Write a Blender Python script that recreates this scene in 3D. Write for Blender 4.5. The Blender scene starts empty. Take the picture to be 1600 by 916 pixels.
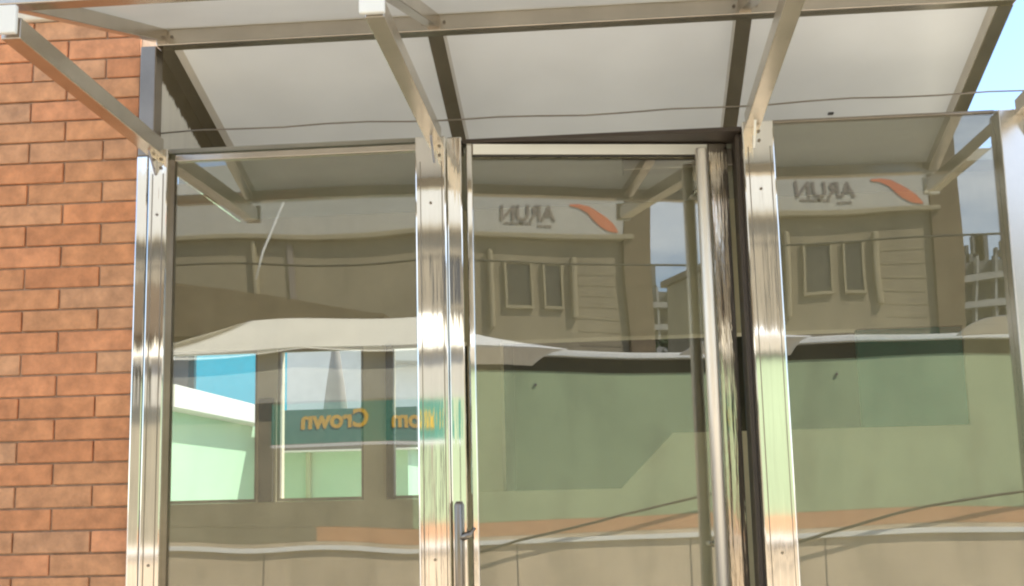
import bpy, bmesh, math, random
from mathutils import Vector, Matrix, noise
R = math.radians
random.seed(7)
S = bpy.context.scene
COL = S.collection

# ------------------------------------------------------------------ camera
YAW, PITCH, ROLL, F = R(-4.572), R(9.471), R(-1.363), 1919.8
CAM = Vector((0, -3.2, 1.55))
fw = Vector((math.sin(YAW)*math.cos(PITCH), math.cos(YAW)*math.cos(PITCH), math.sin(PITCH)))
r0 = Vector((math.cos(YAW), -math.sin(YAW), 0)); u0 = r0.cross(fw)
r2 = math.cos(ROLL)*r0 + math.sin(ROLL)*u0
u2 = -math.sin(ROLL)*r0 + math.cos(ROLL)*u0
cd = bpy.data.cameras.new('camera'); cam = bpy.data.objects.new('camera', cd); COL.objects.link(cam)
cam.matrix_world = Matrix(((r2.x, u2.x, -fw.x, CAM.x), (r2.y, u2.y, -fw.y, CAM.y), (r2.z, u2.z, -fw.z, CAM.z), (0, 0, 0, 1)))
cd.sensor_width = 36; cd.lens = 36*F/1600; cd.clip_start = .05; cd.clip_end = 3000
S.camera = cam

# ------------------------------------------------------------------ light
SUN_EL, SUN_AZ = R(48), R(50)          # azimuth clockwise from +Y: the sun stands behind the storefront, to the right
w = bpy.data.worlds.new('World'); S.world = w; w.use_nodes = True
nt = w.node_tree; bg = nt.nodes['Background']
sky = nt.nodes.new('ShaderNodeTexSky'); sky.sky_type = 'NISHITA'; sky.sun_disc = False
sky.sun_elevation = SUN_EL; sky.sun_rotation = SUN_AZ; sky.air_density = .8; sky.dust_density = .2; sky.ozone_density = 3
wtc = nt.nodes.new('ShaderNodeTexCoord'); wmp = nt.nodes.new('ShaderNodeMapping'); wmp.inputs['Scale'].default_value = (1, 1, 3.2)
wn = nt.nodes.new('ShaderNodeTexNoise'); wn.inputs['Scale'].default_value = 2.6; wn.inputs['Detail'].default_value = 7; wn.inputs['Roughness'].default_value = .62
wr = nt.nodes.new('ShaderNodeMapRange'); wr.inputs['From Min'].default_value = .40; wr.inputs['From Max'].default_value = .72; wr.inputs['To Max'].default_value = .8
wm = nt.nodes.new('ShaderNodeMix'); wm.data_type = 'RGBA'; wm.inputs['B'].default_value = (8.6, 8.9, 9.4, 1)
nt.links.new(wtc.outputs['Generated'], wmp.inputs[0]); nt.links.new(wmp.outputs[0], wn.inputs['Vector']); nt.links.new(wn.outputs[0], wr.inputs['Value'])
wsx = nt.nodes.new('ShaderNodeSeparateXYZ'); wmk = nt.nodes.new('ShaderNodeMapRange'); wmu = nt.nodes.new('ShaderNodeMath'); wmu.operation = 'MULTIPLY'
wmk.inputs['From Min'].default_value = .25; wmk.inputs['From Max'].default_value = -.25      # the cloud bank lies over the street side
nt.links.new(wtc.outputs['Generated'], wsx.inputs[0]); nt.links.new(wsx.outputs['Y'], wmk.inputs['Value'])
nt.links.new(wr.outputs[0], wmu.inputs[0]); nt.links.new(wmk.outputs[0], wmu.inputs[1])
nt.links.new(wmu.outputs[0], wm.inputs['Factor']); nt.links.new(sky.outputs[0], wm.inputs['A']); nt.links.new(wm.outputs['Result'], bg.inputs[0])
bg.inputs[1].default_value = .13
sd = Vector((math.sin(SUN_AZ)*math.cos(SUN_EL), math.cos(SUN_AZ)*math.cos(SUN_EL), math.sin(SUN_EL)))
sl = bpy.data.lights.new('sun', 'SUN'); sl.energy = 3.7; sl.angle = R(.5); sl.color = (1, .95, .87)
so = bpy.data.objects.new('sun', sl); COL.objects.link(so); so.rotation_euler = sd.to_track_quat('Z', 'Y').to_euler()
S.view_settings.view_transform = 'Standard'; S.view_settings.look = 'None'
S.view_settings.exposure = 1.30; S.view_settings.gamma = 1
S.render.engine = 'CYCLES'
S.cycles.filter_width = 2.2; S.cycles.max_bounces = 14; S.cycles.transparent_max_bounces = 16; S.cycles.glossy_bounces = 8; S.cycles.diffuse_bounces = 5

# ------------------------------------------------------------------ materials
def newmat(name):
    m = bpy.data.materials.new(name); m.use_nodes = True
    return m, m.node_tree, m.node_tree.nodes['Principled BSDF']
def N(t, k, **kw):
    n = t.nodes.new(k)
    for a, b in kw.items(): setattr(n, a, b)
    return n
def mat(name, col, rough=.6, metal=0, var=.12, scale=6, bump=0, bscale=40, stretch=(1, 1, 1), spec=.5, isl=0, dirt=0):
    m, t, p = newmat(name)
    tc = N(t, 'ShaderNodeTexCoord'); mp = N(t, 'ShaderNodeMapping'); mp.inputs['Scale'].default_value = stretch
    t.links.new(tc.outputs['Object'], mp.inputs['Vector'])
    n1 = N(t, 'ShaderNodeTexNoise'); n1.inputs['Scale'].default_value = scale; n1.inputs['Detail'].default_value = 6
    n1.inputs['Roughness'].default_value = .6
    t.links.new(mp.outputs[0], n1.inputs['Vector'])
    mr = N(t, 'ShaderNodeMapRange'); mr.inputs['From Min'].default_value = .3; mr.inputs['From Max'].default_value = .7
    mr.inputs['To Min'].default_value = 1-var; mr.inputs['To Max'].default_value = 1+var
    t.links.new(n1.outputs[0], mr.inputs['Value'])
    val = mr.outputs[0]
    if isl:
        g = N(t, 'ShaderNodeNewGeometry'); m2 = N(t, 'ShaderNodeMapRange')
        m2.inputs['To Min'].default_value = 1-isl; m2.inputs['To Max'].default_value = 1+isl
        t.links.new(g.outputs['Random Per Island'], m2.inputs['Value'])
        mu = N(t, 'ShaderNodeMath', operation='MULTIPLY'); t.links.new(val, mu.inputs[0]); t.links.new(m2.outputs[0], mu.inputs[1]); val = mu.outputs[0]
    vm = N(t, 'ShaderNodeVectorMath', operation='SCALE'); vm.inputs[0].default_value = col
    t.links.new(val, vm.inputs['Scale'])
    out = vm.outputs[0]
    if dirt:
        n3 = N(t, 'ShaderNodeTexNoise'); n3.inputs['Scale'].default_value = 2.3; n3.inputs['Detail'].default_value = 8
        mpd = N(t, 'ShaderNodeMapping'); mpd.inputs['Scale'].default_value = (1.6, 1.6, .45)
        t.links.new(tc.outputs['Object'], mpd.inputs[0]); t.links.new(mpd.outputs[0], n3.inputs['Vector'])
        md = N(t, 'ShaderNodeMapRange'); md.inputs['From Min'].default_value = .5; md.inputs['From Max'].default_value = .75
        md.inputs['To Max'].default_value = dirt; t.links.new(n3.outputs[0], md.inputs['Value'])
        mx = N(t, 'ShaderNodeMix', data_type='RGBA'); t.links.new(md.outputs[0], mx.inputs['Factor'])
        t.links.new(out, mx.inputs['A']); mx.inputs['B'].default_value = (.13, .11, .08, 1); out = mx.outputs['Result']
    t.links.new(out, p.inputs['Base Color'])
    p.inputs['Roughness'].default_value = rough; p.inputs['Metallic'].default_value = metal
    p.inputs['Specular IOR Level'].default_value = spec
    if bump:
        n2 = N(t, 'ShaderNodeTexNoise'); n2.inputs['Scale'].default_value = bscale; n2.inputs['Detail'].default_value = 4
        t.links.new(mp.outputs[0], n2.inputs['Vector'])
        b = N(t, 'ShaderNodeBump'); b.inputs['Strength'].default_value = 1; b.inputs['Distance'].default_value = bump
        t.links.new(n2.outputs[0], b.inputs['Height']); t.links.new(b.outputs[0], p.inputs['Normal'])
    return m
def glass(name, refl, tint, warp=.0012, wscale=1.6, smear=.0):
    m, t, p = newmat(name); t.nodes.remove(p)
    o = t.nodes['Material Output']
    g = N(t, 'ShaderNodeBsdfGlossy'); g.inputs['Roughness'].default_value = 0; g.inputs['Color'].default_value = (.97, .94, .87, 1)
    tr = N(t, 'ShaderNodeBsdfTransparent'); tr.inputs['Color'].default_value = (*tint, 1)
    mx = N(t, 'ShaderNodeMixShader'); tc = N(t, 'ShaderNodeTexCoord')
    n = N(t, 'ShaderNodeTexNoise'); n.inputs['Scale'].default_value = wscale; n.inputs['Detail'].default_value = 1
    t.links.new(tc.outputs['Object'], n.inputs['Vector'])
    b = N(t, 'ShaderNodeBump'); b.inputs['Distance'].default_value = warp
    t.links.new(n.outputs[0], b.inputs['Height']); t.links.new(b.outputs[0], g.inputs['Normal'])
    mx.inputs[0].default_value = refl
    t.links.new(tr.outputs[0], mx.inputs[1]); t.links.new(g.outputs[0], mx.inputs[2])
    # a thin dusty film on the pane, its warm tint also painting in haze
    d = N(t, 'ShaderNodeBsdfDiffuse'); d.inputs['Color'].default_value = (.62, .54, .38, 1)
    nd = N(t, 'ShaderNodeTexNoise'); nd.inputs['Scale'].default_value = 5; nd.inputs['Detail'].default_value = 7
    mp = N(t, 'ShaderNodeMapping'); mp.inputs['Scale'].default_value = (2.5, 2.5, .35)
    t.links.new(tc.outputs['Object'], mp.inputs[0]); t.links.new(mp.outputs[0], nd.inputs['Vector'])
    mr = N(t, 'ShaderNodeMapRange'); mr.inputs['From Min'].default_value = .35; mr.inputs['From Max'].default_value = .8
    mr.inputs['To Min'].default_value = smear*.4; mr.inputs['To Max'].default_value = smear
    t.links.new(nd.outputs[0], mr.inputs['Value'])
    m2 = N(t, 'ShaderNodeMixShader'); t.links.new(mr.outputs[0], m2.inputs[0])
    t.links.new(mx.outputs[0], m2.inputs[1]); t.links.new(d.outputs[0], m2.inputs[2])
    t.links.new(m2.outputs[0], o.inputs['Surface'])
    return m
def opal(name, col, tr):
    m, t, p = newmat(name); o = t.nodes['Material Output']
    p.inputs['Base Color'].default_value = (*col, 1); p.inputs['Roughness'].default_value = .28
    a = N(t, 'ShaderNodeBsdfTranslucent'); a.inputs['Color'].default_value = (*[c*.98 for c in col], 1)
    mx = N(t, 'ShaderNodeMixShader'); mx.inputs[0].default_value = tr
    t.links.new(p.outputs[0], mx.inputs[1]); t.links.new(a.outputs[0], mx.inputs[2]); t.links.new(mx.outputs[0], o.inputs['Surface'])
    tc = N(t, 'ShaderNodeTexCoord'); n = N(t, 'ShaderNodeTexNoise'); n.inputs['Scale'].default_value = 2.2; n.inputs['Detail'].default_value = 5
    t.links.new(tc.outputs['Object'], n.inputs['Vector'])
    r = N(t, 'ShaderNodeValToRGB'); r.color_ramp.elements[0].position = .3; r.color_ramp.elements[1].position = .7
    r.color_ramp.elements[0].color = (*[c*.90 for c in col], 1); r.color_ramp.elements[1].color = (*col, 1)
    t.links.new(n.outputs[0], r.inputs[0]); t.links.new(r.outputs[0], p.inputs['Base Color']); t.links.new(r.outputs[0], a.inputs['Color'])
    return m
M = {}
M['pane'] = glass('coated_glass', .15, (.88, .90, .87), .0022, smear=.032)
M['chrome'] = mat('polished_steel', (.90, .87, .80), .05, 1, .06, 3, .0007, 4, (8, 8, .22))
M['steel'] = mat('satin_steel', (.60, .54, .45), .27, 1, .12, 5, .0006, 30, (1, 1, 1))
M['dark_steel'] = mat('tarnished_steel', (.30, .26, .21), .33, 1, .2, 5)
M['chrome_wavy'] = mat('wavy_polished_steel', (.55, .50, .42), .07, 1, .15, 3, .004, 6, (8, 8, .35))
M['gasket'] = mat('black_rubber', (.02, .018, .015), .6)
M['brownseal'] = mat('brown_frame', (.055, .04, .028), .45)
M['cap'] = mat('cream_plastic', (.86, .84, .74), .4, var=.04)
M['opal'] = opal('opal_panel', (.84, .825, .77), .32)
M['brick'] = mat('red_brick', (1, 1, 1), .85, 0, .24, 22, .0035, 60, isl=.07)
t_ = M['brick'].node_tree; g_ = t_.nodes.new('ShaderNodeNewGeometry'); wn_ = t_.nodes.new('ShaderNodeTexWhiteNoise'); wn_.noise_dimensions = '1D'
cr_ = t_.nodes.new('ShaderNodeValToRGB'); e_ = cr_.color_ramp.elements
e_[0].color = (.70, .31, .145, 1); e_[1].color = (.62, .33, .17, 1); x_ = e_.new(.35); x_.color = (.60, .25, .105, 1); x_ = e_.new(.6); x_.color = (.60, .28, .125, 1)
t_.links.new(g_.outputs['Random Per Island'], wn_.inputs['W']); t_.links.new(wn_.outputs['Value'], cr_.inputs[0])
t_.links.new(cr_.outputs[0], next(n for n in t_.nodes if n.type == 'VECT_MATH').inputs[0])
M['mortar'] = mat('brown_mortar', (.42, .29, .19), .95, 0, .2, 30, .002, 90)
M['coping'] = mat('cream_plaster', (.75, .66, .5), .8)
M['mint'] = mat('mint_plaster', (.40, .48, .29), .85, 0, .08, 1.5, .002, 30, dirt=.25)
M['mintlight'] = mat('light_mint_plaster', (.42, .66, .46), .85, 0, .05, 1.5, .002, 30)
M['orange'] = mat('orange_paint', (.60, .33, .18), .7, 0, .1, 3)
M['beige'] = mat('beige_plaster', (.62, .50, .36), .85, 0, .14, 1.2, .003, 20, dirt=.35)
M['white'] = mat('white_paint', (.82, .81, .77), .5, 0, .05)
M['tanwall'] = mat('olive_tan_render', (.25, .21, .145), .85, 0, .14, 2, .002, 30, dirt=.3)
M['tantrim'] = mat('tan_trim', (.30, .255, .17), .8, 0, .1)
M['fascia'] = mat('grey_white_board', (.44, .42, .37), .6, 0, .08, 2)
M['olive'] = mat('olive_awning_shade', (.05, .04, .012), .7)
M['taupe'] = mat('taupe_render', (.30, .26, .18), .85, 0, .2, 2, .003, 20, dirt=.4)
M['brown'] = mat('brown_cladding', (.13, .09, .05), .7, 0, .2, 3, stretch=(1, 1, 5))
M['darkglass'] = mat('dark_window', (.06, .052, .04), .2)
M['red'] = mat('orange_red_film', (.62, .17, .08), .6)
M['ink'] = mat('dark_lettering', (.20, .165, .15), .6)
M['canvas'] = mat('cream_canvas', (.88, .83, .70), .9, 0, .06, 3, .001, 200)
M['whitecanvas'] = mat('white_canvas', (.84, .83, .80), .9, 0, .04)
M['greencanvas'] = mat('green_canvas', (.075, .26, .19), .85, 0, .15, 4)
M['yellow'] = mat('yellow_print', (.85, .50, .02), .7)
M['wood'] = mat('dark_wood', (.06, .045, .03), .6)
M['ground'] = mat('concrete_paving', (.50, .45, .37), .9, 0, .1, .8, .002, 25)
M['inwall'] = mat('dim_taupe_wall', (.80, .75, .56), .85, 0, .12, 1.4, dirt=.2)
M['inlight'] = mat('cream_pillar', (.70, .62, .44), .8, 0, .06)
M['indark'] = mat('dark_frame_and_gloom', (.05, .05, .035), .9)
M['teal'] = mat('teal_board', (.03, .20, .16), .5)
M['greyframe'] = mat('grey_window_frame', (.30, .28, .22), .5)
M['blue'] = mat('blue_car_paint', (.06, .14, .30), .25)
M['tyre'] = mat('tyre_rubber', (.02, .02, .02), .8)
M['greycanvas'] = mat('grey_canvas', (.30, .28, .25), .9)
M['concrete'] = mat('pale_concrete', (.28, .275, .26), .85, 0, .15, .3)
M['shade'] = mat('grey_wall_and_shade', (.12, .12, .12), .8)
M['leaf'] = mat('foliage', (.055, .085, .03), .8, 0, .4, 2, isl=.4)
M['bark'] = mat('bark', (.10, .07, .045), .9)
M['grime'] = mat('grime_spot', (.12, .11, .10), .9)

# ------------------------------------------------------------------ mesh helpers
def box(bm, a, b, bev=0):
    x0, y0, z0 = a; x1, y1, z1 = b
    v = [bm.verts.new(p) for p in ((x0,y0,z0),(x1,y0,z0),(x1,y1,z0),(x0,y1,z0),(x0,y0,z1),(x1,y0,z1),(x1,y1,z1),(x0,y1,z1))]
    fs = [bm.faces.new([v[i] for i in q]) for q in ((0,3,2,1),(4,5,6,7),(0,1,5,4),(1,2,6,5),(2,3,7,6),(3,0,4,7))]
    if bev:
        es = list({e for f in fs for e in f.edges})
        bmesh.ops.bevel(bm, geom=es, offset=bev, segments=2, affect='EDGES', profile=.5)
def bar(bm, p0, p1, w, h, up=(0, 0, 1), bev=0):
    p0, p1 = Vector(p0), Vector(p1); d = (p1-p0).normalized(); s = d.cross(Vector(up)).normalized(); t = s.cross(d)
    v = []
    for p in (p0, p1):
        for a, b in ((-1,-1),(1,-1),(1,1),(-1,1)): v.append(bm.verts.new(p+s*a*w/2+t*b*h/2))
    fs = [bm.faces.new([v[i] for i in q]) for q in ((3,2,1,0),(4,5,6,7),(0,1,5,4),(1,2,6,5),(2,3,7,6),(3,0,4,7))]
    if bev:
        es = list({e for f in fs for e in f.edges})
        bmesh.ops.bevel(bm, geom=es, offset=bev, segments=2, affect='EDGES', profile=.5)
def tube(bm, pts, r, n=16, caps=True):
    rings = []
    for i, p in enumerate(pts):
        p = Vector(p); d = (Vector(pts[min(i+1, len(pts)-1)])-Vector(pts[max(i-1, 0)])).normalized()
        a = d.orthogonal().normalized() if abs(d.z) < .9 else Vector((1, 0, 0)).cross(d).normalized(); b = d.cross(a)
        rr = r[i] if isinstance(r, (list, tuple)) else r
        rings.append([bm.verts.new(p+a*rr*math.cos(k*2*math.pi/n)+b*rr*math.sin(k*2*math.pi/n)) for k in range(n)])
    for A, B in zip(rings, rings[1:]):
        for k in range(n): f = bm.faces.new((A[k], A[(k+1) % n], B[(k+1) % n], B[k])); f.smooth = True
    if caps: bm.faces.new(rings[0][::-1]); bm.faces.new(rings[-1])
def prism(bm, pts, axis, a, b):
    """extrude a polygon (2D) along an axis; axis 'y': pts are (x,z), axis 'x': pts are (y,z)"""
    f = (lambda p, t: (p[0], t, p[1])) if axis == 'y' else (lambda p, t: (t, p[0], p[1]))
    A = [bm.verts.new(f(p, a)) for p in pts]; B = [bm.verts.new(f(p, b)) for p in pts]; n = len(pts)
    bm.faces.new(A); bm.faces.new(B[::-1])
    for i in range(n): bm.faces.new((A[i], B[i], B[(i+1) % n], A[(i+1) % n]))
def obj(name, bm, m, parent=None, kind=None, label=None):
    bmesh.ops.recalc_face_normals(bm, faces=bm.faces[:])
    me = bpy.data.meshes.new(name); bm.to_mesh(me); bm.free()
    me.materials.append(m)
    o = bpy.data.objects.new(name, me); COL.objects.link(o)
    if parent is not None:
        o.parent = parent
        inv = Matrix.Translation(-origin(parent)); me.transform(inv)
    if kind: o['kind'] = kind
    if label: o['label'] = label
    return o
def origin(o):
    v = Vector((0, 0, 0))
    while o is not None: v += o.location; o = o.parent
    return v
def B(name, a, b, m, parent=None, bev=0, **k):
    bm = bmesh.new(); box(bm, a, b, bev); return obj(name, bm, m, parent, **k)
def thing(name, label, cat, loc=(0, 0, 0), group=None):
    o = bpy.data.objects.new(name, None); COL.objects.link(o); o.location = loc; o.empty_display_size = .2
    o['label'] = label; o['category'] = cat
    if group: o['group'] = group
    return o
def tag(o, label, cat, group=None):
    o['label'] = label; o['category'] = cat
    if group: o['group'] = group
    return o
def text(name, body, size, m, parent, loc, rz=0, rx=math.pi/2, depth=.006, shear=0, sx=1, space=1, bold=.0):
    c = bpy.data.curves.new('letters', 'FONT'); c.body = body; c.size = size; c.extrude = depth; c.shear = shear; c.offset = bold
    c.align_x = 'CENTER'; c.align_y = 'CENTER'; c.space_character = space
    t = bpy.data.objects.new('letters_tmp', c); COL.objects.link(t)
    bpy.context.view_layer.update()
    me = bpy.data.meshes.new_from_object(t.evaluated_get(bpy.context.evaluated_depsgraph_get()))
    bpy.data.objects.remove(t); me.name = name
    me.transform(Matrix.Translation(Vector(loc)-origin(parent)) @ Matrix.Rotation(rz, 4, 'Z') @ Matrix.Rotation(rx, 4, 'X') @ Matrix.Diagonal((sx, 1, 1, 1)))
    me.materials.clear(); me.materials.append(m)
    o = bpy.data.objects.new(name, me); COL.objects.link(o); o.parent = parent
    return o

# ------------------------------------------------------------------ setting
bm = bmesh.new(); box(bm, (-400, -400, -.3), (400, 400, 0)); obj('ground', bm, M['ground'], kind='structure')

# ------------------------------------------------------------------ brick wall (left)
t = thing('brick_wall', 'orange red brick wall with thin dark joints left of the steel and glass storefront', 'wall', (-2.6, .1, 0))
BW0, BW1 = -5.0, -1.283; PZ = .0593; BL = .213; JT = .0055
bm = bmesh.new(); row = 0; z = .01
while z < 2.86:
    x = BW1; first = True
    while x > BW0:
        L = BL if not (first and row % 2 == 0) else BL*.48
        first = False
        x0 = max(x-L, BW0)
        if x-x0 > .03:
            dy = random.uniform(-.0022, .0022)
            box(bm, (x0+JT/2, -.004+dy, z+JT/2), (x-JT/2, .10, z+PZ-JT/2), .0022)
        x -= L
    z += PZ; row += 1
top = z
obj('bricks', bm, M['brick'], t)
B('mortar_bed', (BW0, .004, 0), (BW1-.001, .30, top), M['mortar'], t)
B('coping', (BW0, -.02, top), (BW1+.005, .32, top+.16), M['coping'], t, .008)

# ------------------------------------------------------------------ storefront
ZT, ZR, ZE, D = 2.514, 2.853, 2.598, .863
sf = thing('glass_storefront', 'polished steel and glass storefront right of the brick wall, its middle door ajar', 'storefront', (-.1, 0, 0))
def post(x0, x1, y0, y1, z1=ZT, m='chrome', name='post'):
    return B(name, (x0, y0, 0), (x1, y1, z1), M[m], sf, .0035)
post(-1.278, -1.246, -.028, .03, 2.50)
B('upright', (-1.277, -.026, 2.501), (-1.232, .028, ZR-.036), M['dark_steel'], sf, .003)            # wall side tube
post(-1.240, -1.186, -.040, .03, ZT)
post(-.505, -.423, -.040, .04, ZT)
post(.364, .446, -.040, .04, ZT)
M['pale_steel'] = mat('pale_brushed_steel', (.74, .72, .68), .22, 1, .06, 4)
post(1.022, 1.098, -.040, .04, ZT, 'pale_steel')
B('gasket', (-1.246, -.02, 0), (-1.240, .02, ZT), M['gasket'], sf)
B('gasket', (-1.186, -.012, 0), (-1.1765, .012, 2.49), M['dark_steel'], sf)
# panes
for x_, w_ in ((-.492, .002), (-.4345, .0025), (.3765, .0025), (.4335, .002), (-1.199, .002), (-1.2285, .002)):
    B('seam', (x_, -.0418, .02), (x_+w_, -.0402, ZT-.07), M['dark_steel'], sf)
for x_ in (-.464, .405, -1.213):
    for z_ in (1.40, 2.33):
        bm = bmesh.new(); tube(bm, [(x_, -.0402, z_), (x_, -.0425, z_)], .004, 8); obj('screw', bm, M['dark_steel'], sf)
def pane(x0, x1, y, z0, z1, par, name='glass_pane', th=.006):
    return B(name, (x0, y-th/2, z0), (x1, y+th/2, z1), M['pane'], par)
pane(-1.176, -.505, 0, .10, 2.485, sf)
pane(.446, 1.022, 0, .10, 2.515, sf)
pane(1.098, 2.3, 0, .10, 2.515, sf)
B('top_rail', (-1.176, -.012, 2.485), (-.505, .012, 2.503), M['steel'], sf, .002)
B('top_rail', (.446, -.010, 2.515), (1.022, .010, 2.523), M['dark_steel'], sf, .002)
B('top_rail', (1.098, -.010, 2.515), (2.3, .010, 2.523), M['dark_steel'], sf, .002)
B('bottom_rail', (-1.176, -.02, 0), (-.505, .02, .10), M['steel'], sf, .002)
B('bottom_rail', (.446, -.02, 0), (2.3, .02, .10), M['steel'], sf, .002)
post(2.3, 2.376, -.040, .04, ZT)
# door frame
B('door_jamb', (-.421, -.030, 0), (-.381, .030, 2.512), M['chrome'], sf, .003)
B('door_header', (-.381, -.008, 2.4995), (.364, .12, 2.511), M['brownseal'], sf, .002)
B('door_closer_housing', (.05, .125, 2.44), (.36, .19, 2.49), M['dark_steel'], sf, .004)
B('door_jamb', (.352, .02, 0), (.3635, .13, 2.497), M['brownseal'], sf, .001)
# the door itself, hinged at its left edge, swung a little inwards
hinge = Vector((-.372, .0, 0)); ANG = R(9.5); DW = .715
door = bpy.data.objects.new('door', None)
bm = bmesh.new()
box(bm, (0, -.018, .02), (.016, .018, 2.4965), .002)            # left stile (thin)
box(bm, (DW-.052, -.022, .02), (DW, .022, 2.4965), .003)        # right stile
obj_door_stiles = bm
me = bpy.data.meshes.new('door'); 
box(bm, (.016, -.016, 2.462), (DW-.052, .016, 2.4965), .002)
box(bm, (.016, -.016, .02), (DW-.052, .016, .12), .002)
bmesh.ops.recalc_face_normals(bm, faces=bm.faces[:]); bm.to_mesh(me); bm.free(); me.materials.append(M['chrome_wavy'])
bpy.data.objects.remove(door)
door = bpy.data.objects.new('door', me); COL.objects.link(door); door.parent = sf
door.location = hinge-sf.location; door.rotation_euler = (0, 0, ANG)
def dpart(name, bm, m):
    bmesh.ops.recalc_face_normals(bm, faces=bm.faces[:])
    me = bpy.data.meshes.new(name); bm.to_mesh(me); bm.free(); me.materials.append(m)
    o = bpy.data.objects.new(name, me); COL.objects.link(o); o.parent = door; return o
bm = bmesh.new(); box(bm, (.016, -.003, .12), (DW-.052, .003, 2.462)); dpart('door_pane', bm, M['pane'])
bm = bmesh.new(); box(bm, (.0165, -.019, 2.4585), (DW-.0525, -.0162, 2.4635)); dpart('glazing_bead', bm, M['gasket'])
bm = bmesh.new(); box(bm, (.001, -.0215, .03), (.014, -.0185, 2.490), .001); dpart('edge_strip', bm, M['chrome'])
bm = bmesh.new(); box(bm, (.018, -.0195, 2.4655), (DW-.054, -.0165, 2.494), .001); dpart('rail_cover', bm, M['cap'])
hx = DW-.088
bm = bmesh.new(); tube(bm, [(hx, -.085, 1.0), (hx, -.085, 2.458), (hx, -.085, 2.462)], [.0165, .0165, .0145], 24)
dpart('pull_handle', bm, mat('brushed_steel', (.92, .86, .75), .5, 1, .12, 6, .0012, 10, (9, 9, .6)))
for zz in (1.10, 1.42, 2.36):
    bm = bmesh.new(); tube(bm, [(hx, -.07, zz), (hx, -.004, zz)], .008, 12); dpart('handle_bracket', bm, M['steel'])
# dark lock fitting on the jamb
bm = bmesh.new(); tube(bm, [(-.402, -.048, 1.0), (-.402, -.048, 1.535), (-.402, -.048, 1.545)], [.011, .011, .006], 14)
box(bm, (-.410, -.040, 1.43), (-.394, -.029, 1.47), .003)
tube(bm, [(-.402, -.048, 1.452), (-.372, -.050, 1.462), (-.362, -.046, 1.478)], [.010, .010, .006], 12)
obj('door_bolt', bm, M['dark_steel'], sf)

# ------------------------------------------------------------------ canopy: two slopes falling from a ridge over the glass
cp = thing('canopy', 'gabled canopy of cream panels on bare steel arms above the storefront', 'canopy', (-.1, 0, 2.5))
XL, XR = -1.235, 1.105
box_y = ((-1, 'front'), (1, 'back'))
B('ridge_beam', (XL, -.022, ZR-.035), (XR, .022, ZR+.012), M['steel'], cp, .003)
B('ridge_trim', (XL+.02, -.032, ZR+.0125), (XR, .032, ZR+.020), M['cap'], cp, .001)
ths = math.atan2(ZR-ZE, D)
posts_x = (-1.219, -.453, .393, 1.085)
def slope_z(y): return ZR-abs(y)*(ZR-ZE)/D
for sgn in (-1, 1):
    for a, b in zip(posts_x, posts_x[1:]):
        bm = bmesh.new()
        prism(bm, [(sgn*.023, slope_z(.023)+.020), (sgn*(D-.0), slope_z(D)+.020), (sgn*(D-.0), slope_z(D)+.028), (sgn*.023, slope_z(.023)+.028)], 'x', a+.001, b-.001)
        obj('roof_panel', bm, M['opal'], cp)
    for x in posts_x:
        wd = .034 if sgn < 0 else .044
        bm = bmesh.new(); bar(bm, (x, sgn*.024, slope_z(.024)-(wd-.034)*.5), (x, sgn*(D-.02), slope_z(D-.02)-(wd-.034)*.5), wd, wd+.002, bev=.002)
        obj('rafter', bm, M['steel'], cp)
    B('eave_beam', (XL-(.25 if sgn < 0 else 0), sgn*D-.02, ZE-.016), (XR, sgn*D+.02, ZE+.019), M['steel'], cp, .003)
for i, x in enumerate((-1.219, -.453, .393, 1.085)):
    bm = bmesh.new()
    if i == 0: bar(bm, (x-.0, -.041, 2.517), (x, -D+.0, 2.538), .042, .046, bev=.002)
    else: bar(bm, (x, -.041, 2.517), (x, -D+.0, 2.538), .040, .040, bev=.002)
    obj('arm', bm, M['steel'], cp)
    B('end_cap', (x-.026, -D-.034, 2.515), (x+.026, -D-.0205, 2.576), M['cap'], cp, .003)
    bm = bmesh.new(); prism(bm, [(-.041, 2.44), (-.041, 2.497), (-.10, 2.4985)], 'x', x-.003, x+.003); obj('gusset', bm, M['chrome'], cp)
for x in posts_x:
    for zz in (2.46, 2.485):
        bm = bmesh.new(); tube(bm, [(x+.014, -.0405, zz), (x+.014, -.0445, zz)], .0045, 6); obj('bolt', bm, M['dark_steel'], cp)
    for dx in (-.030, .030):
        bm = bmesh.new(); tube(bm, [(x+dx, -.0225, ZR-.012), (x+dx, -.0265, ZR-.012)], .0045, 6); obj('bolt', bm, M['dark_steel'], cp)
# polished triangular closing plate at the left gable behind the glass
bm = bmesh.new(); prism(bm, [(.03, 2.50), (.03, slope_z(.03)-.02), (.80, slope_z(.80)-.02), (.80, 2.50)], 'x', -1.246, -1.240); obj('gable_plate', bm, M['chrome'], cp)
B('grime_spot', (.700, .545, slope_z(.55)+.0135), (.716, .560, slope_z(.55)+.0185), M['grime'], cp)

# a thin cable strung along the top of the glass
bm = bmesh.new()
pts = [(-1.25+i*.12, .045, 2.585+.003*math.sin(i*1.7)+.004*math.sin(i*.45)) for i in range(32)]
tube(bm, pts, .0022, 6); tag(obj('cable', bm, M['dark_steel']), 'thin cable strung level just above the top of the glass panes', 'cable')

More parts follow.
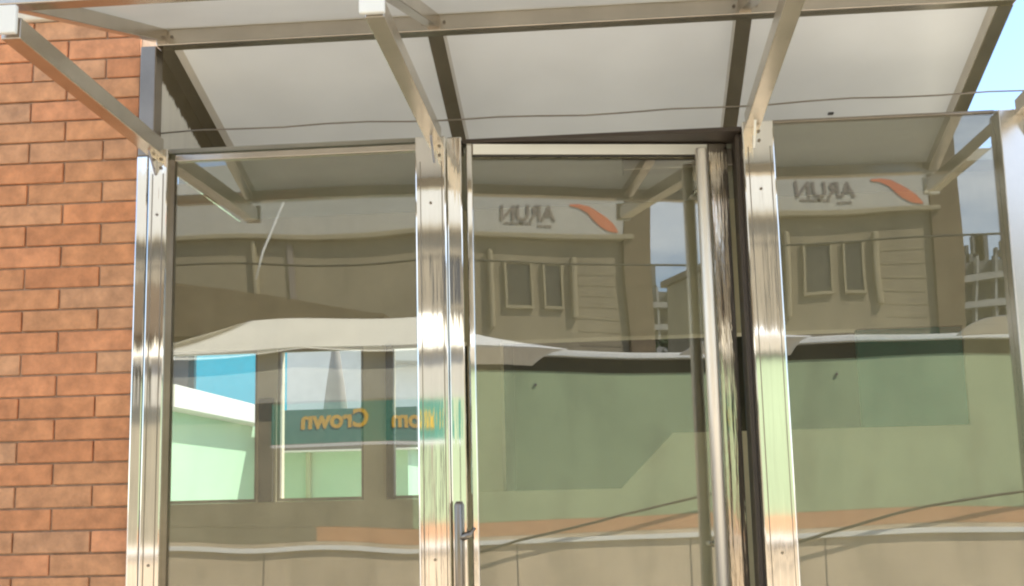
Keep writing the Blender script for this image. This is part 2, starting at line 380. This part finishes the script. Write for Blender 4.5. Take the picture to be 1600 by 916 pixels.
# ------------------------------------------------------------------ room behind the glass
rm = thing('back_room', 'dim room seen through the glass with three openings in its rear wall', 'building', (0, 2.4, 0))
Y = 4.0
bm = bmesh.new()
def wallpiece(x0, x1, z0, z1, y0=Y, y1=Y+.18): box(bm, (x0, y0, z0), (x1, y1, z1))
SILL, HEAD = 1.56, 2.47
wallpiece(-3.4, -2.72, 0, HEAD); wallpiece(-2.72, -.86, 0, SILL)
wallpiece(-2.12, -2.0, SILL, HEAD); wallpiece(-1.475, -1.315, SILL, HEAD); wallpiece(-.99, -.86, SILL, HEAD)
prism(bm, [(-.86, 0), (2.02, 0), (2.02, 1.9), (.34, 1.9), (.03, 1.59), (-.86, 1.59)], 'y', Y+.001, Y+.179)
wallpiece(2.02, 2.9, 0, HEAD)
obj('rear_wall', bm, M['inwall'], rm)
B('upper_rear_wall', (-3.4, Y, 2.471), (2.9, Y+.18, 3.40), M['inwall'], rm)
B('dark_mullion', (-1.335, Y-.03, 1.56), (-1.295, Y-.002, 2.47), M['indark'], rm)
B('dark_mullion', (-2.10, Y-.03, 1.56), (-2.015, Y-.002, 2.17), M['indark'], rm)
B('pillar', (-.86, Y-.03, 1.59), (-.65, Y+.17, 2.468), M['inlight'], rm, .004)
B('alcove_back', (-.65, Y+.9, 1.4), (2.02, Y+1.0, 2.6), M['indark'], rm)  # alcove coloured near black to stand for the unlit depth behind the opening
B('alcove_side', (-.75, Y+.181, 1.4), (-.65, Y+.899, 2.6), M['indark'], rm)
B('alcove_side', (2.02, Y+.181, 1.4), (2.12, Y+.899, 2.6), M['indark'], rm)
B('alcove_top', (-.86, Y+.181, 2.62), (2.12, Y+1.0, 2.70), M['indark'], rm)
B('teal_board', (1.42, Y+.02, 1.902), (2.018, Y+.06, 2.468), M['teal'], rm, .003)
bm = bmesh.new(); prism(bm, [(.905, 2.63), (Y+.18, 3.42), (Y+.18, 3.47), (.905, 2.67)], 'x', -3.4, 2.9); obj('ceiling', bm, M['greyframe'], rm)
bm = bmesh.new(); prism(bm, [(.4, 0), (Y+.18, 0), (Y+.18, 3.41), (.9, 2.64), (.4, 2.5)], 'x', -3.5, -3.401); obj('side_wall', bm, M['inwall'], rm)
bm = bmesh.new(); prism(bm, [(.1, 0), (Y+.18, 0), (Y+.18, 3.41), (.9, 2.64), (.1, 2.5)], 'x', 2.901, 3.0); obj('side_wall', bm, M['inwall'], rm)
B('room_floor', (-3.4, .05, .004), (2.9, Y, .05), M['inwall'], rm)
for a, b in ((-2.72, -2.12), (-2.0, -1.475), (-1.315, -.99)):
    bm = bmesh.new()
    box(bm, (a+.001, Y+.02, SILL+.001), (a+.018, Y+.06, HEAD-.001)); box(bm, (b-.018, Y+.02, SILL+.001), (b-.001, Y+.06, HEAD-.001))
    box(bm, (a+.018, Y+.02, HEAD-.02), (b-.018, Y+.06, HEAD-.001)); box(bm, (a+.018, Y+.02, SILL+.001), (b-.018, Y+.06, SILL+.02))
    obj('window_frame', bm, M['greyframe'], rm)

# ------------------------------------------------------------------ mint building behind the room (seen through the openings)
mb = thing('mint_annexe', 'pale mint building with white roof edge seen through the leftmost glass pane', 'building', (-3.4, 7.5, 0))
bm = bmesh.new(); box(bm, (-6.0, 4.9, 0), (-3.05, 7.6, 2.2)); box(bm, (-3.05, 7.2, 0), (-1.75, 9.2, 2.2)); obj('wall', bm, M['mintlight'], mb)
bm = bmesh.new(); box(bm, (-6.1, 4.75, 2.201), (-2.90, 7.05, 2.35)); obj('roof_edge', bm, M['white'], mb)
B('shade_toned_roof_edge', (-2.899, 7.06, 1.99), (-1.65, 9.3, 2.33), M['shade'], mb)  # this stretch of roof edge has its shade put into the dark colour
B('rear_roof_trim', (-2.899, 7.04, 1.975), (-1.65, 7.20, 1.988), M['white'], mb)
B('downpipe', (-2.62, 7.14, 0), (-2.58, 7.199, 2.2), M['mint'], mb, .01)
for i, (x, y) in enumerate(((-3.15, 10.6), (-2.72, 10.6))):
    u = thing('folded_parasol', ('left' if i == 0 else 'right')+' one of two folded grey parasols beyond the white roof edge', 'parasol', (x, y, 0), 'folded parasols')
    bm = bmesh.new(); tube(bm, [(x, y, 2.1), (x, y, 2.5), (x, y, 2.9), (x, y, 3.45)], [.17, .15, .10, .02], 10); obj('canopy', bm, M['greycanvas'], u)
    bm = bmesh.new(); tube(bm, [(x, y, 0), (x, y, 2.1)], .03, 8); obj('pole', bm, M['wood'], u)
wb = thing('white_house', 'white house far behind the mint annexe, seen through the openings', 'building', (-10, 20, 0))
bm = bmesh.new(); box(bm, (-12, 18, 0), (-7.55, 24, 7.2)); obj('wall', bm, M['white'], wb)
for k in range(3):
    for zz in (3.2, 5.0): B('window', (-9.6+k*.75, 17.95, zz), (-9.2+k*.75, 18-.001, zz+.9), M['shade'], wb)
B('pillar', (-7.6, 17.6, 0), (-7.35, 17.9, 7.4), M['shade'], wb)
wb2 = thing('cream_house', 'cream sunlit house with sloping roof bands behind the folded parasols', 'building', (-3, 16, 0))
bm = bmesh.new(); box(bm, (-4.9, 15, 0), (-.6, 19, 5.2)); obj('wall', bm, M['white'], wb2)
bm = bmesh.new(); prism(bm, [(-3.6, 3.6), (-.4, 3.4), (-.4, 3.6), (-3.6, 3.9)], 'y', 14.4, 14.998); prism(bm, [(-3.6, 4.6), (-.4, 4.9), (-.4, 5.05), (-3.6, 4.8)], 'y', 14.4, 14.998); obj('awning', bm, M['canvas'], wb2)
# blue van slice
vn = thing('parked_van', 'blue van with dark side windows parked beyond the rear openings', 'van', (-.9, 12.3, 0))
bm = bmesh.new()
prism(bm, [(-2.6, .35), (2.2, .35), (2.3, 1.0), (1.5, 1.25), (1.0, 1.95), (-2.4, 2.0), (-2.6, 1.8)], 'y', 11.5, 13.2)
bmesh.ops.bevel(bm, geom=bm.edges[:], offset=.06, segments=2, affect='EDGES')
obj('body', bm, M['blue'], vn)
for x0, x1 in ((-2.3, -1.2), (-1.1, -.1), (0, .85)):
    bm = bmesh.new(); box(bm, (x0, 11.48, 1.35), (x1, 11.56, 1.82), .01); obj('window', bm, M['darkglass'], vn)
for x in (-1.8, 1.45):
    for y0 in (11.47, 13.03):
        bm = bmesh.new(); tube(bm, [(x, y0, .34), (x, y0+.2, .34)], .34, 24); obj('wheel', bm, M['tyre'], vn)

# ------------------------------------------------------------------ the shop across the street (mirrored in the glass)
YS = -8.0
sh = thing('shop_building', 'mint shop opposite with orange stripe and lettered board above, mirrored in the glass', 'building', (0, -10, 0))
def SB(name, x0, x1, z0, z1, out, m, bev=0, dep=.3): return B(name, (x0, YS-dep, z0), (x1, YS+out, z1), M[m], sh, bev)
SB('taupe_wall', -7, -1.851, 1.345, 2.86, 0, 'taupe')
SB('taupe_band', -7, -2.751, 1.205, 1.343, .004, 'taupe')
SB('mint_wall', -1.85, 4.0, 1.345, 2.86, 0, 'mint')
SB('orange_stripe', -2.75, 4.0, 1.205, 1.343, .004, 'orange')
SB('base_wall', -7, 4.0, 0, 1.12, .01, 'beige')
SB('ledge', -7, 4.0, 1.122, 1.165, .05, 'white', .004)
SB('stripe_trim', -7, 4.0, 1.167, 1.203, .01, 'beige')
for x in (1.8, 3.5, -.6, -3.2): SB('base_joint', x, x+.012, .01, 1.115, .0125, 'ink')
SB('awning', -7, 4.0, 2.862, 2.915, .09, 'white', .01)
SB('painted_awning_shadow', -7, 4.0, 2.735, 2.860, .012, 'olive')  # dark olive strip painted in as the shadow under the awning
# upper storey
SB('upper_wall', -7, 3.0, 2.917, 4.02, -.02, 'tanwall')
for k in range(9): SB('wall_board', 2.5, 2.94, 2.98+k*.115, 2.987+k*.115, -.014, 'tantrim')
for x0, x1 in ((-1.5, -.9), (1.76, 1.99), (2.14, 2.31), (.3, .75)):
    wdw = SB('window', x0, x1, 3.32, 3.76, -.005, 'darkglass')
    for a, b, c, d in ((x0-.022, x0, 3.29, 3.79), (x1, x1+.022, 3.29, 3.79), (x0, x1, 3.761, 3.79), (x0, x1, 3.29, 3.319)):
        f = B('frame', (a, YS-.03, c), (b, YS+.02, d), M['tantrim'], sh)
        f.parent = wdw
SB('pipe', 2.42, 2.48, 3.2, 3.85, .05, 'tantrim', .02)
SB('pipe', 1.58, 1.63, 3.1, 3.9, .05, 'tantrim', .02)
SB('pipe', -3.35, -3.31, 3.1, 4.0, .05, 'tantrim', .01)
SB('dark_post', -3.0, -2.94, 3.0, 3.98, .02, 'ink')
SB('sill', -3.35, -2.1, 3.02, 3.07, .09, 'tantrim', .01)
bm = bmesh.new(); prism(bm, [(-7, 3.2), (-7, 3.62), (-4.4, 3.60), (-2.0, 3.22), (-2.0, 3.06), (-4.0, 3.08)], 'y', YS-.01, YS+.45); obj('side_awning', bm, M['brown'], sh)
SB('fascia', -7, 3.02, 4.075, 4.75, .03, 'fascia', .005)
SB('fascia_trim', -7, 3.04, 4.022, 4.073, .08, 'tantrim', .008)
SB('corner_column', 2.96, 3.21, 2.917, 4.9, .04, 'brown', .01)
text('sign_lettering', 'ARUN', .20, M['ink'], sh, (1.98, YS+.036, 4.265), rz=math.pi, sx=1.0, bold=.004)
bm = bmesh.new()
for a, b, c in ((1.75, 2.02, 4.165), (2.08, 2.22, 4.14), (1.9, 1.93, 4.165)): box(bm, (a, YS+.031, c), (b, YS+.038, c+.018))
obj('sign_underline', bm, M['ink'], sh)
bm = bmesh.new()
up = [(2.42, 4.36), (2.52, 4.365), (2.62, 4.345), (2.70, 4.30), (2.78, 4.25), (2.86, 4.18), (2.91, 4.10)]
lo = [(2.89, 4.095), (2.80, 4.115), (2.72, 4.165), (2.66, 4.22), (2.60, 4.285), (2.51, 4.33), (2.42, 4.345)]
prism(bm, up+lo, 'y', YS+.031, YS+.039); obj('sign_ribbon', bm, M['red'], sh)
# long cables over the upper storey
bm = bmesh.new(); tube(bm, [(-7+i*.8, YS+2.6, 3.27-.012*math.sin(i/17*math.pi)) for i in range(18)], .009, 6)
tag(obj('street_cable', bm, M['gasket']), 'dark street cable slung before the upper storey of the mint shop', 'cable')

tb = thing('tan_house', 'flat roofed tan house right of the mint shop, mirrored at the far right', 'building', (6, -9, 0))
bm = bmesh.new(); box(bm, (4.35, -10.5, 0), (8.5, -7.95, 4.02)); obj('wall', bm, M['tantrim'], tb)
B('roof', (4.31, -10.6, 4.021), (8.6, -7.88, 4.10), M['brown'], tb, .01)
for x in (4.9, 5.9, 6.9):
    wn = B('window', (x, -7.96, 3.2), (x+.5, -7.93, 3.75), M['darkglass'], tb)

# far apartment block + trees beside it
ax = 3.35/11.2*153
ap = thing('apartment_block', 'tall grey apartment block with stacked balconies far down the street', 'building', (ax+8, -158, 0))
bm = bmesh.new(); box(bm, (ax-9, -168, 0), (ax+16, -152, 29)); obj('wall', bm, M['shade'], ap)
for k in range(9):
    z0 = 2.5+k*3
    bm = bmesh.new(); box(bm, (ax-9.4, -151.99, z0), (ax+16.4, -150.2, z0+.3)); box(bm, (ax-9.4, -150.4, z0+.301), (ax+16.4, -150.2, z0+.75)); obj('balcony', bm, M['concrete'], ap)
for j in range(12):
    B('pier', (ax-8.8+j*2.15, -151.995, 0), (ax-8.55+j*2.15, -150.5, 29.4), M['concrete'], ap)
for j in range(30):
    x = ax-9+random.random()*24; h = random.uniform(.8, 4.2); wd = random.uniform(.15, 1.6)
    B('chimney' if wd > .5 else 'antenna', (x, -156, 29.001), (x+wd, -155, 29+h), M['shade'], ap)
def tree(x, y, h, rad, label, n=900, leaf=.35, group=None):
    tr = thing('tree', label, 'tree', (x, y, 0), group)
    bm = bmesh.new(); tube(bm, [(x, y, 0), (x+.1*rad, y, h*.3), (x-.05*rad, y, h*.55), (x, y, h*.9)], [rad*.10, rad*.08, rad*.05, .02], 9)
    for k in range(6):
        a = k*1.05; tube(bm, [(x, y, h*(.35+.05*k)), (x+math.cos(a)*rad*.6, y+math.sin(a)*rad*.6, h*(.6+.05*k))], [rad*.04, .02], 6)
    obj('trunk', bm, M['bark'], tr)
    bm = bmesh.new(); rnd = random.Random(int(x*10+h))
    cl = [(Vector((rnd.uniform(-.6, .6)*rad, rnd.uniform(-.6, .6)*rad, h*rnd.uniform(.45, .88))), rnd.uniform(.3, .5)*rad) for _ in range(14)]
    for i in range(n):
        c, rr = cl[i % len(cl)]
        d = Vector((rnd.gauss(0, 1), rnd.gauss(0, 1), rnd.gauss(0, 1))).normalized()*rr*rnd.uniform(.5, 1)
        p = Vector((x, y, 0))+c+d; a = Vector((rnd.gauss(0, 1), rnd.gauss(0, 1), rnd.gauss(0, 1))).normalized(); b = a.orthogonal().normalized(); s = leaf*rnd.uniform(.5, 1.2)
        bm.faces.new([bm.verts.new(p+a*s), bm.verts.new(p+b*s*.5), bm.verts.new(p-a*s), bm.verts.new(p-b*s*.5)])
    obj('crown', bm, M['leaf'], tr)
for k, (dx, hh) in enumerate(((-5, 21), (1.5, 23.5), (9, 22))):
    tree(ax+dx, -140+k*2, hh, 5.0, ['leftmost', 'middle', 'rightmost'][k]+' of three dark trees before the grey apartment block', 1300, .7, 'trees before the apartment block')
tree(10.8, 26, 11.1, 2.4, 'tree showing only its tip above the roofs at the right edge', 900, .22)

# ------------------------------------------------------------------ umbrellas across the street
def pyramid(bm, x0, x1, y0, y1, ze, ap_, seg=10, sag=.035):
    """a square tent roof with a slight sag, drawn as four ruled slopes"""
    cx, cy, za = ap_
    cor = [(x0, y1), (x1, y1), (x1, y0), (x0, y0)]
    for i in range(4):
        a = cor[i]; b = cor[(i+1) % 4]; prev = None
        for s in range(seg+1):
            t_ = s/seg; ring = []
            for q in range(seg+1):
                u = q/seg; ex = a[0]+(b[0]-a[0])*u; ey = a[1]+(b[1]-a[1])*u
                sg = sag*4*t_*(1-t_)+.03*math.sin(u*math.pi)*(1-t_)
                ring.append(bm.verts.new((ex+(cx-ex)*t_, ey+(cy-ey)*t_, ze+(za-ze)*t_-sg*(-1 if t_ < .01 else 1))))
            if prev:
                for q in range(seg): f = bm.faces.new((prev[q], prev[q+1], ring[q+1], ring[q])); f.smooth = True
            prev = ring
    bmesh.ops.remove_doubles(bm, verts=bm.verts[:], dist=.002)
um = thing('market_umbrella', 'wide cream market umbrella with a green lettered valance, mirrored in the left pane', 'umbrella', (-1.3, -3.9, 0))
ux0, ux1, uy0, uy1 = -2.55, -.62, -4.9, -3.0
def hip(bm, x0, x1, y0, y1, ze, rx0, rx1, ry, zr, seg=14):
    """long tent roof: eave rectangle rising to a ridge, the cloth sagging between"""
    for ya in (y1, y0):
        grid = []
        for s in range(seg+1):
            t_ = s/seg; row_ = []
            for q in range(seg*2+1):
                u = q/(seg*2); ex = x0+(x1-x0)*u; rxx = rx0+(rx1-rx0)*u
                row_.append(bm.verts.new((ex+(rxx-ex)*t_, ya+(ry-ya)*t_, ze+(zr-ze)*t_-.05*4*t_*(1-t_)*.6-.025*abs(math.sin(u*math.pi*2))*(1-t_)+.02*math.sin(u*9)*t_*(1-t_)*4*.3)))
            grid.append(row_)
        for A, C in zip(grid, grid[1:]):
            for q in range(seg*2): f = bm.faces.new((A[q], A[q+1], C[q+1], C[q])); f.smooth = True
    for xe, rx in ((x0, rx0), (x1, rx1)):
        a_ = bm.verts.new((xe, y0, ze)); b_ = bm.verts.new((xe, y1, ze)); c_ = bm.verts.new((rx, ry, zr)); bm.faces.new((a_, b_, c_))
    bmesh.ops.remove_doubles(bm, verts=bm.verts[:], dist=.003)
bm = bmesh.new(); hip(bm, ux0, ux1, uy0, uy1, 2.33, -2.15, -.95, -3.9, 2.62); uc = obj('canopy', bm, M['canvas'], um)
so_ = uc.modifiers.new('thickness', 'SOLIDIFY'); so_.thickness = .006
bm = bmesh.new(); box(bm, (-2.42, uy1-.06, 2.06), (-.70, uy1-.05, 2.34)); obj('underside_shade_cloth', bm, mat('shaded_grey_cloth', (.46, .44, .37), .9, 0, .12, 5), um)  # grey panel added; its tone stands in for the canopy's shaded underside
bm = bmesh.new(); box(bm, (-1.74, uy1-.002, 1.845), (-.80, uy1+.004, 2.045)); obj('valance', bm, M['greencanvas'], um)
text('valance_lettering', 'Crown', .125, M['yellow'], um, (-1.42, uy1+.008, 1.955), rz=math.pi, depth=.002, bold=.004)
text('valance_lettering', 'Com', .115, M['yellow'], um, (-1.0, uy1+.008, 1.945), rz=math.pi, depth=.002, bold=.004)
bm = bmesh.new(); box(bm, (-1.74, uy1-.001, 1.828), (-.80, uy1+.006, 1.842)); obj('valance_hem', bm, M['whitecanvas'], um)
bm = bmesh.new(); tube(bm, [(-1.02, -3.9, 0), (-1.02, -3.9, 2.5)], .022, 12); obj('pole', bm, M['wood'], um)
bm = bmesh.new(); box(bm, (-1.3, -4.2, .0), (-.75, -3.6, .09), .02); obj('base', bm, M['concrete'], um)
bm = bmesh.new()
for c in ((ux0, uy0), (ux1, uy0), (ux1, uy1), (ux0, uy1)): tube(bm, [(-1.6, -3.9, 2.55), (c[0], c[1], 2.08)], .012, 6)
bm.free()

def small_umbrella(x, y, w_, ze, za, label, d_=.45):
    u = thing('white_umbrella', label, 'umbrella', (x, y, 0), 'white umbrellas across the street')
    bm = bmesh.new(); pyramid(bm, x-w_, x+w_, y-d_, y+d_, ze, (x, y, za)); c = obj('canopy', bm, M['whitecanvas'], u)
    s = c.modifiers.new('thickness', 'SOLIDIFY'); s.thickness = .006
    bm = bmesh.new(); tube(bm, [(x, y, 0), (x, y, za)], .025, 10); obj('pole', bm, M['wood'], u)
    bm = bmesh.new(); box(bm, (x-.25, y-.25, 0), (x+.25, y+.25, .08), .02); obj('base', bm, M['concrete'], u)
small_umbrella(.10, -4.7, 1.10, 2.47, 2.76, 'white umbrella before the middle of the mint shop, its tip mirrored in the right pane')
small_umbrella(3.95, -4.8, 1.6, 2.57, 2.86, 'white umbrella before the tan house, mirrored at the right edge')

th_ = thing('turquoise_sky_panel', 'added turquoise panel standing for cyan sky, seen through the opening beside the white house', 'building', (-6, 17, 0))
B('wall', (-7.0, 17, 0), (-4.95, 22, 5.6), mat('turquoise_sky_tone', (.09, .78, .98), .7, 0, .05), th_)  # turquoise panel added in place of cyan sky in the opening
B('roof', (-7.1, 16.9, 5.601), (-4.92, 22.1, 5.75), M['white'], th_)

def mirrored(px, py, Y):
    """the street-side point whose mirror image behind the glass lies at depth Y along that line of sight"""
    d = fw+r2*(px-800)/F-u2*(py-458)/F; d = d*((Y+3.2)/d.y); p = CAM+d
    return (p.x, -p.y, p.z)
bm = bmesh.new(); tube(bm, [mirrored(492, 215, 5), mirrored(470, 272, 5), mirrored(440, 335, 5), mirrored(412, 395, 5), mirrored(398, 440, 5)], [.010, .011, .010, .008, .006], 6)
tag(obj('drop_wire', bm, M['white']), 'pale wire slanting down, mirrored in the leftmost glass pane', 'cable')
bm = bmesh.new(); tube(bm, [mirrored(940, 950, 7.9), mirrored(1100, 893, 7.88), mirrored(1290, 838, 7.88), mirrored(1460, 798, 7.88), mirrored(1640, 762, 7.9)], .013, 6)  # dark strand before the wall, in place of a wire's cast shadow
tag(obj('wire_shadow_strand', bm, M['wood']), 'dark strand standing in for a wire shadow across the orange stripe of the mint shop', 'cable')

bm = bmesh.new(); tube(bm, [(2.0, YS+.001, 2.60), (2.0, YS+.02, 2.60)], .012, 12); obj('wall_fixing', bm, M['ink'], sh)

for a_, b_, y_ in ((-1.24, -.46, .014), (-.4585, .39, .14), (.3915, 1.08, .014)):
    B('darkening_soffit', (a_, y_, 2.516), (b_, .835, 2.528), M['greyframe'], rm)  # added behind the glass to darken the upper strip of the panes
